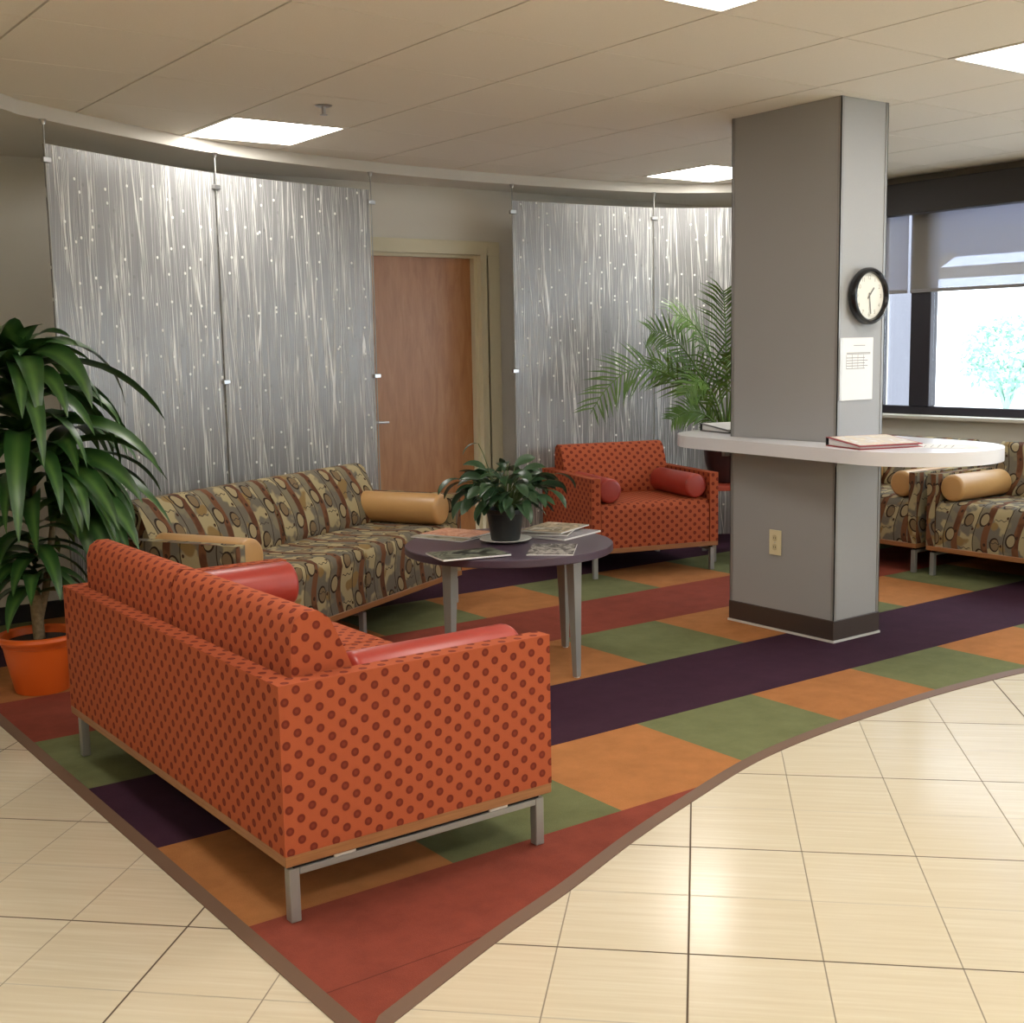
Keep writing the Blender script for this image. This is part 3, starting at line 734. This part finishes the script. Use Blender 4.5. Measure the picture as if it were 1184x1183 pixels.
magazine('grey magazine at the bottom of the right hand pile', 3.43, 4.30, math.radians(18), .24, .30, .008, Z0, cover_mat('mag_grey', [lin(120,116,120), lin(150,146,150), lin(96,92,96)], 8, 12.))
magazine('dark spined magazine in the middle of the right hand pile', 3.42, 4.36, math.radians(40), .21, .28, .006, Z0+.0092, cover_mat('mag_mid', [lin(60,56,54), lin(120,110,100)], 8, 15.))
magazine('pale magazine with floral cover topping the right hand pile', 3.455, 4.375, math.radians(24), .215, .28, .006, Z0+.0164, cover_mat('mag_floral', [lin(216,208,192), lin(190,170,140), lin(110,100,78), lin(226,220,206)], 10, 21.))

# ------------------------------------------------------------------ plants
def leaf_strip(bm, base, az, e0, e1, L, w, n=8, shape='strap', roll=0, fold=.25, twist=0, ex=.62):
    """one arching leaf blade with a folded midrib"""
    uvl = bm.loops.layers.uv.verify()
    p = Vector(base); rows = []
    h = Vector((math.cos(az), math.sin(az), 0)); side0 = Vector((-h.y, h.x, 0))
    for i in range(n+1):
        t = i/n; e = e0+(e1-e0)*(t**(ex if shape == 'strap' else .8)); d = h*math.cos(e)+Vector((0,0,1))*math.sin(e)
        up = side0.cross(d); up = -up if up.z < 0 and abs(e) < PI/2 else up
        if shape == 'strap': ww = w*min(1, .45+2.2*t)*(1-max(0, t-.45)/.55)**.75 if t < 1 else .001
        else: ww = w*max(.02, math.sin(PI*min(1, t*.96+.02))**.8)
        r = roll+twist*t; s = side0*math.cos(r)+up*math.sin(r); u2 = up*math.cos(r)-side0*math.sin(r)
        rows.append((bm.verts.new(p-s*ww/2+u2*ww*fold), bm.verts.new(p), bm.verts.new(p+s*ww/2+u2*ww*fold), t))
        p = p+d*L/n
    for A, B in zip(rows, rows[1:]):
        for k in (0, 1):
            f = bm.faces.new((A[k], A[k+1], B[k+1], B[k])); f.smooth = True
            for l, uvv in zip(f.loops, ((k*.5, A[3]), (k*.5+.5, A[3]), (k*.5+.5, B[3]), (k*.5, B[3]))): l[uvl].uv = uvv

# dracaena in an orange pot
PX, PY = 1.385, 5.20
dp = thing('potted_dracaena', 'tall leafy dracaena in an orange pot behind the near loveseat', 'plant', (PX, PY, ZC))
bm = BM(); lathe(bm, [(0,0),(.105,0),(.11,.012),(.135,.13),(.146,.195),(.15,.197),(.152,.215),(.168,.218),(.172,.228),(.168,.24),(.156,.244),(.148,.236),(.143,.2),(0,.2)], 48); obj('pot', bm, POTO, dp, smooth=35)
bm = BM(); lathe(bm, [(0,.2005),(.142,.2005),(.13,.212),(0,.217)], 32); obj('soil', bm, SOIL, dp, smooth=50)
bm = BM(); tube(bm, [(0,0,.2),(-.006,.004,.4),(.0,.0,.6),(.012,-.004,.85),(.0,.01,1.1),(-.012,.0,1.32)], [.024,.023,.02,.017,.014,.008], 10)
tube(bm, [(.0,0,.28),(.04,.015,.4),(.075,.0,.62),(.1,-.02,.84)], [.017,.016,.014,.008], 8); obj('trunk', bm, TRUNK, dp, smooth=60)
random.seed(21); bm = BM(); L_AZ = math.atan2(CR.y, CR.x)
def whorl(c, n, z0, z1, L, w, e0r, e1r, a0=0, a1=2*PI):
    for k in range(n):
        for tries in range(6):
            az = a0+(a1-a0)*((k*.618034+tries*.13) % 1)+random.uniform(-.12, .12); z = z0+(z1-z0)*k/n
            t_bm = BM(); leaf_strip(t_bm, (c[0], c[1], z), az, math.radians(random.uniform(*e0r)), math.radians(random.uniform(*e1r)), L*random.uniform(.72, 1.12), w*random.uniform(.8, 1.12), 10, 'strap', random.uniform(-.4, .4), .14, random.uniform(-.7, .7), random.uniform(.5, .95))
            hit = False
            for v in t_bm.verts:
                X, Y, Z = v.co.x+PX, v.co.y+PY, v.co.z+ZC
                r = Vector((X, Y))-fr_; lx, ly = -r.dot(d2), r.dot(n2)
                if Z < .79 and -.02 < lx < W2+.02 and -.02 < ly < D2+.02: hit = True
                if Z < .79 and 1.2 < X < 2.05 and Y < 4.28: hit = True
                if Z < .02: hit = True
                if X > 1.2 and Y > 5.54+.5*(X-1.633)-.05: hit = True
            if not hit:
                me = bpy.data.meshes.new('t'); t_bm.to_mesh(me); bm.from_mesh(me); bpy.data.meshes.remove(me); t_bm.free(); break
            t_bm.free()
whorl((-.01, 0), 50, .98, 1.34, .66, .106, (35, 80), (-98, -62))
whorl((-.01, 0), 12, 1.28, 1.37, .34, .1, (60, 86), (-60, 0))
leaf_strip(bm, (-.01, 0, 1.34), L_AZ+PI-.3, 1.45, -.2, .22, .1, 10, 'strap', .3, .14, .3, .9)
leaf_strip(bm, (-.01, 0, 1.33), L_AZ+PI-1.2, 1.2, -1.5, .42, .11, 10, 'strap', .2, .14, .2, .7)
leaf_strip(bm, (-.01, 0, 1.3), L_AZ-1.0, 1.2, -1.6, .5, .115, 10, 'strap', -.2, .14, .2, .6)
whorl((.09, -.02), 38, .70, .92, .58, .104, (30, 75), (-98, -60), -1.6, 2.2)
whorl((.0, 0), 26, .66, 1.02, .54, .09, (25, 65), (-98, -65))
whorl((.0, 0), 26, .40, .66, .34, .085, (15, 60), (-90, -45))
obj('foliage', bm, LEAFD, dp)

# peace lily on the round table
SZ = tz+.0005
sc = obj('saucer', lathe(BM(), [(0,0),(.06,0),(.075,.004),(.112,.014),(.114,.016),(.11,.018),(.074,.009),(0,.007)], 48), mat('white_glaze', lin(226,226,220), .25), smooth=50)
sc.location = (3.125, 4.30, SZ); tag(sc, 'white saucer under the black plant pot on the round table', 'saucer')
lp = thing('potted_lily', 'bushy dark green plant in a black pot on the round table', 'plant', (3.125, 4.30, SZ+.0102))
bm = BM(); lathe(bm, [(0,0),(.06,0),(.063,.003),(.08,.118),(.086,.12),(.086,.136),(.08,.137),(.076,.112),(0,.11)], 40); obj('pot', bm, mat('black_pot', lin(34,36,36), .45), lp, smooth=35)
bm = BM(); lathe(bm, [(0,.1105),(.0755,.1105),(.06,.118),(0,.12)], 24); obj('soil', bm, SOIL, lp, smooth=50)
random.seed(5); bl_ = BM(); bs_ = BM()
def lily(az, reach, hgt, Lb, wb, e0=None, e1=None, roll=0):
    tip = Vector((math.cos(az)*reach, math.sin(az)*reach, hgt)); b = Vector((math.cos(az)*.03*random.random(), math.sin(az)*.03*random.random(), .117))
    mid = b.lerp(tip, .5)+Vector((0, 0, .05+.25*reach)); pts = [b.lerp(mid, t).lerp(mid.lerp(tip, t), t) for t in (0,.25,.5,.75,1)]
    tube(bs_, pts, [.0028,.0025,.0022,.002,.0018], 5)
    d = (pts[-1]-pts[-2]).normalized(); el = math.asin(max(-1, min(1, d.z)))
    leaf_strip(bl_, pts[-1], az+random.uniform(-.3,.3), el if e0 is None else e0, (el-1.1) if e1 is None else e1, Lb, wb, 7, 'leaf', roll, .18, random.uniform(-.4,.4))
for k in range(120):
    az = k*2.39996; c = random.uniform(-.12, .95); q = random.uniform(.45, 1.)
    cr = math.sqrt(max(0, 1-c*c)); rr = .165*cr*q; zz = .185+.155*c*q
    b = Vector((math.cos(az)*.03*random.random(), math.sin(az)*.03*random.random(), .117)); e = Vector((math.cos(az)*rr, math.sin(az)*rr, zz))
    m_ = b.lerp(e, .5)+Vector((0, 0, .04)); tube(bs_, [b.lerp(m_, t).lerp(m_.lerp(e, t), t) for t in (0,.33,.66,1)], [.0026,.0022,.002,.0018], 5)
    e0 = math.asin(max(-.9, min(.9, c)))*.55+random.uniform(-.35,.25)
    leaf_strip(bl_, e, az+random.uniform(-.8,.8), e0, e0-random.uniform(.6, 1.3), random.uniform(.085,.135), random.uniform(.036,.052), 7, 'leaf', random.uniform(-.7,.7), .2, random.uniform(-.5,.5))
L_az = math.atan2(CR.y, CR.x)   # picture-right direction
lily(L_az+PI, .11, .42, .09, .026, .0, -1.3); lily(L_az+PI+.2, .19, .27, .13, .05, .1, -1.2); lily(L_az+PI-.15, .17, .25, .14, .05, .0, -1.3); lily(L_az+.1, .22, .28, .12, .042, 0, -1.3); lily(L_az-.3, .19, .22, .12, .045, -.2, -1.3); lily(L_az+.35, .2, .25, .12, .04, -.1, -1.2)
lily(L_az+PI-.45, .105, .14, .09, .04, -1.1, -1.5)
obj('leaves', bl_, LEAFP, lp); obj('stems', bs_, STEMG, lp)

# red side table and palm
et = thing('side_table', 'red topped side table under the palm, beside the dotted armchair', 'table', (5.90, 5.52, ZC), math.radians(53))
bm = BM(); box(bm, -.24, .24, -.24, .24, .452, .48, .004, 2); obj('table_top', bm, TRED, et)
for sx in (-1, 1):
    for sy in (-1, 1):
        bm = BM(); box(bm, sx*.205-.014, sx*.205+.014, sy*.205-.014, sy*.205+.014, 0, .4515, .002, 1); obj('leg', bm, ALU, et)
pm = thing('potted_palm', 'feathery palm in a dark pot on the red side table', 'plant', (5.855, 5.60, ZC+.481))
bm = BM(); lathe(bm, [(0,0),(.095,0),(.105,.01),(.14,.13),(.158,.26),(.166,.27),(.166,.30),(.158,.302),(.15,.275),(0,.27)], 40); obj('pot', bm, POTD, pm, smooth=35)
bm = BM(); lathe(bm, [(0,.2705),(.148,.2705),(.12,.28),(0,.283)], 24); obj('soil', bm, SOIL, pm, smooth=50)
random.seed(9)
RT = Vector((CR.x, CR.y, 0)).normalized(); FW = Vector((CF.x, CF.y, 0)).normalized()
def frond(right, fwd, pk, endr, endz, Lf, roll=0., droop=.35):
    """arching frond: base -> peak -> tip; leaflets either side of the rachis, blade rolled about it"""
    dirv = RT*right+FW*fwd; b = Vector((0, 0, .27)); pk_ = b+dirv*pk[0]+Vector((0,0,pk[1])); tip = b+dirv*endr+Vector((0,0,endz))
    n = 34; pts = []; ctrl = pk_+(pk_-b.lerp(tip, .5))
    for i in range(n+1):
        t = i/n; pts.append(b.lerp(ctrl, t).lerp(ctrl.lerp(tip, t), t))
    bm = BM(); tube(bm, pts, [.007*(1-.8*i/n)+.001 for i in range(n+1)], 6)
    bm.loops.layers.uv.verify()
    hor = Vector((-dirv.y, dirv.x, 0)).normalized()
    for i in range(int(n*.26), n):
        t = i/n; p = pts[i]; d = (pts[i+1]-pts[i]).normalized(); up = hor.cross(d)
        if up.z < 0 and t < .4: up = -up
        sd = hor*math.cos(roll)+up*math.sin(roll); nu = sd.cross(d)
        for sg in (-1, 1):
            L = Lf*(.45+.55*math.sin(PI*min(1, max(0, (t-.2)/.8*.8+.15))))*random.uniform(.85, 1.1)
            v0 = (d*random.uniform(.55, .85)+sd*sg*.8+nu*random.uniform(-.15, .15)).normalized(); v1 = (v0+Vector((0,0,-droop))).normalized(); w = .013
            q0 = p; q1 = p+v0*L*.5; q2 = q1+v1*L*.5; s = (d-v0*d.dot(v0)).normalized()
            vs = [bm.verts.new(x) for x in (q0-s*w*.3, q0+s*w*.3, q1+s*w*.5, q1-s*w*.5, q2)]
            bm.faces.new((vs[0], vs[1], vs[2], vs[3])); bm.faces.new((vs[3], vs[2], vs[4]))
    return obj('frond', bm, LEAFM, pm)
frond(-1, -.30, (.50, .47), .90, .20, .24, 1.25, .2)
frond(-.9, -.5, (.16, .60), .42, .80, .27, .9, .5)
frond(-1, -.4, (.26, .54), .52, .70, .20, 1.3, .3)
frond(-1, -.2, (.24, .40), .50, .46, .20, 1.1, .3)
frond(-.2, -.6, (.10, .60), .30, .95, .26, .5)
frond(.6, -.3, (.2, .6), .5, .75, .26, 1.)
frond(.7, -.6, (.25, .5), .55, .5, .24, .8)
frond(.1, -.9, (.22, .5), .5, .45, .22)
frond(-.7, -.7, (.22, .36), .46, .30, .2, .8)
frond(-.9, -.3, (.2, .18), .42, .14, .15, 1.2)

# ------------------------------------------------------------------ resin panels on suspension cables
labels = ['leftmost resin panel with cast reeds, behind the dracaena', 'resin panel with cast reeds left of the wooden door', 'resin panel with cast reeds right of the wooden door', 'resin panel with cast reeds beside the pillar, behind the palm', 'resin panel with cast reeds in the corner hidden by the pillar']
ZB, ZT = .07, 2.282
for k, (i0, i1) in enumerate(((5, 6), (6, 7), (8, 9))):
    pts = curve_seg(i0, i1, 14); th = .010
    # trim .006 off each end
    pts[0] = pts[0]+(pts[1]-pts[0]).normalized()*.006; pts[-1] = pts[-1]+(pts[-2]-pts[-1]).normalized()*.006
    bm = BM(); uvl = bm.loops.layers.uv.verify(); rows = []; s = k*3.7
    for i, p in enumerate(pts):
        a = pts[min(i+1, len(pts)-1)]-pts[max(i-1, 0)]; nrm = Vector((-a.y, a.x)).normalized()
        if i: s += (pts[i]-pts[i-1]).length
        rows.append(([bm.verts.new((q.x, q.y, z)) for q in (p, p+nrm*th) for z in (ZB, ZT)], s))
    for (A, sa_), (B, sb_) in zip(rows, rows[1:]):
        for idx in ((0, 1), (3, 2), (1, 3), (2, 0)):
            f = bm.faces.new((A[idx[0]], B[idx[0]], B[idx[1]], A[idx[1]])); f.smooth = False
            for l in f.loops: l[uvl].uv = ((sa_ if l.vert in A else sb_), l.vert.co.z)
    for A, s_ in (rows[0], rows[-1]):
        f = bm.faces.new((A[0], A[1], A[3], A[2]))
        for l in f.loops: l[uvl].uv = (s_, l.vert.co.z)
    bmesh.ops.recalc_face_normals(bm, faces=bm.faces)
    lab = labels[k] if k < 2 else labels[2]
    tag(obj('resin_panel', bm, RESIN), lab, 'panel', 'resin panels hung in a curve')
# fourth panel runs on towards the corner behind the pillar
pts = curve_seg(9, 10, 14); bm = BM(); uvl = bm.loops.layers.uv.verify(); rows = []; s = 17.; th = .01
pts[0] = pts[0]+(pts[1]-pts[0]).normalized()*.006
for i, p in enumerate(pts):
    a = pts[min(i+1, len(pts)-1)]-pts[max(i-1, 0)]; nrm = Vector((-a.y, a.x)).normalized()
    if i: s += (pts[i]-pts[i-1]).length
    rows.append(([bm.verts.new((q.x, q.y, z)) for q in (p, p+nrm*th) for z in (ZB, ZT)], s))
for (A, sa_), (B, sb_) in zip(rows, rows[1:]):
    for idx in ((0, 1), (3, 2), (1, 3), (2, 0)):
        f = bm.faces.new((A[idx[0]], B[idx[0]], B[idx[1]], A[idx[1]]))
        for l in f.loops: l[uvl].uv = ((sa_ if l.vert in A else sb_), l.vert.co.z)
for A, s_ in (rows[0], rows[-1]): bm.faces.new((A[0], A[1], A[3], A[2]))
bmesh.ops.recalc_face_normals(bm, faces=bm.faces); tag(obj('resin_panel', bm, RESIN), labels[3], 'panel', 'resin panels hung in a curve')

def cable(x, y, ang, label, dk):
    c = thing('suspension_cable', label, 'cable', (x, y, 0), ang, 'cables holding the resin panels')
    bm = BM(); tube(bm, [(0, -.006, ZC*0+.012), (0, -.006, 2.379)], .0035, 8); obj('rod', bm, ALU, c)
    bm = BM(); lathe(bm, [(0,2.358),(.009,2.358),(.012,2.372),(.018,2.3795),(0,2.3795)], 16, T(0, -.006, 0)); obj('ceiling_mount', bm, STEEL, c, smooth=40)
    bm = BM(); lathe(bm, [(0,ZC*0+.0095),(.014,.0095),(.011,.025),(0,.025)], 16, T(0, -.006, 0)); obj('floor_mount', bm, STEEL, c, smooth=40)
    for z in (2.212, 1.232, .22):
        bm = BM(); box(bm, -.022, .022, -.020, -.0005, z-.011, z+.011, .002, 1); obj('clamp', bm, STEEL, c)
cl = ['cable at the left edge of the leftmost resin panel', 'cable at the seam between the two left resin panels', 'cable at the resin panel edge left of the door', 'cable at the resin panel edge right of the door', 'cable at the seam of the two right resin panels']
for k, i in enumerate((5, 6, 7, 8, 9)):
    p, q = Vector(CP[i-1]), Vector(CP[i+1]); d = q-p; cable(CP[i][0], CP[i][1], math.atan2(d.y, d.x), cl[k], 0)

# ------------------------------------------------------------------ ceiling fittings
def troffer(i, j, label):
    x, y = gx0+(i+.5)*tp, gy0+(j+.5)*tp; h = tp/2-.002
    t = thing('ceiling_light', label, 'ceiling light', (x, y, CZ), 0, 'square ceiling lights')
    bm = BM()
    for a in ((-h, h, -h, -h+.02), (-h, h, h-.02, h), (-h, -h+.02, -h+.0205, h-.0205), (h-.02, h, -h+.0205, h-.0205)): box(bm, *a, -.003, .016)
    obj('frame', bm, mat('white_frame', lin(222,216,204), .5), t)
    bm = BM(); box(bm, -h+.0205, h-.0205, -h+.0205, h-.0205, .002, .014); obj('diffuser', bm, DIFF, t)
names = {(2,4): 'lit ceiling light in front of the left resin panels', (7,4): 'lit ceiling light half hidden behind the pillar, before the right resin panels', (2,-1): 'lit ceiling light cut by the top photo edge', (5,-1): 'lit ceiling light cut by the right photo edge'}
for c in sorted(LIGHT_CELLS): troffer(c[0], c[1], names.get(c, 'unseen square ceiling light added to brighten the lobby'))  # lamps missing from names are out of view, added to raise the brightness
sp = thing('sprinkler_head', 'small sprinkler head on the ceiling near the left light', 'sprinkler', (2.662, 4.947, CZ))
bm = BM(); lathe(bm, [(0,-.006),(.03,-.006),(.038,-.0005),(0,-.0005)], 24); obj('escutcheon', bm, STEEL, sp, smooth=40)
bm = BM(); lathe(bm, [(0,-.035),(.008,-.035),(.009,-.0065),(0,-.0065)], 12); obj('body', bm, STEEL, sp, smooth=40)
bm = BM(); lathe(bm, [(0,-.041),(.017,-.041),(.017,-.0385),(.006,-.0355),(0,-.0355)], 20); obj('deflector', bm, STEEL, sp, smooth=40)

# ------------------------------------------------------------------ sky and view
w = bpy.data.worlds.new('overcast_sky'); S.world = w; w.use_nodes = True
bg = w.node_tree.nodes['Background']; bg.inputs[0].default_value = (.87, .94, 1., 1); bg.inputs[1].default_value = 5.0
S.view_settings.view_transform = 'Standard'; S.view_settings.look = 'None'; S.view_settings.gamma = 1; S.view_settings.use_curve_mapping = False
S.view_settings.exposure = 0.55
S.cycles.use_denoising = True; S.cycles.max_bounces = 10; S.cycles.diffuse_bounces = 6; S.cycles.transparent_max_bounces = 16
S.cycles.sample_clamp_indirect = 8; S.cycles.caustics_reflective = False; S.cycles.caustics_refractive = False
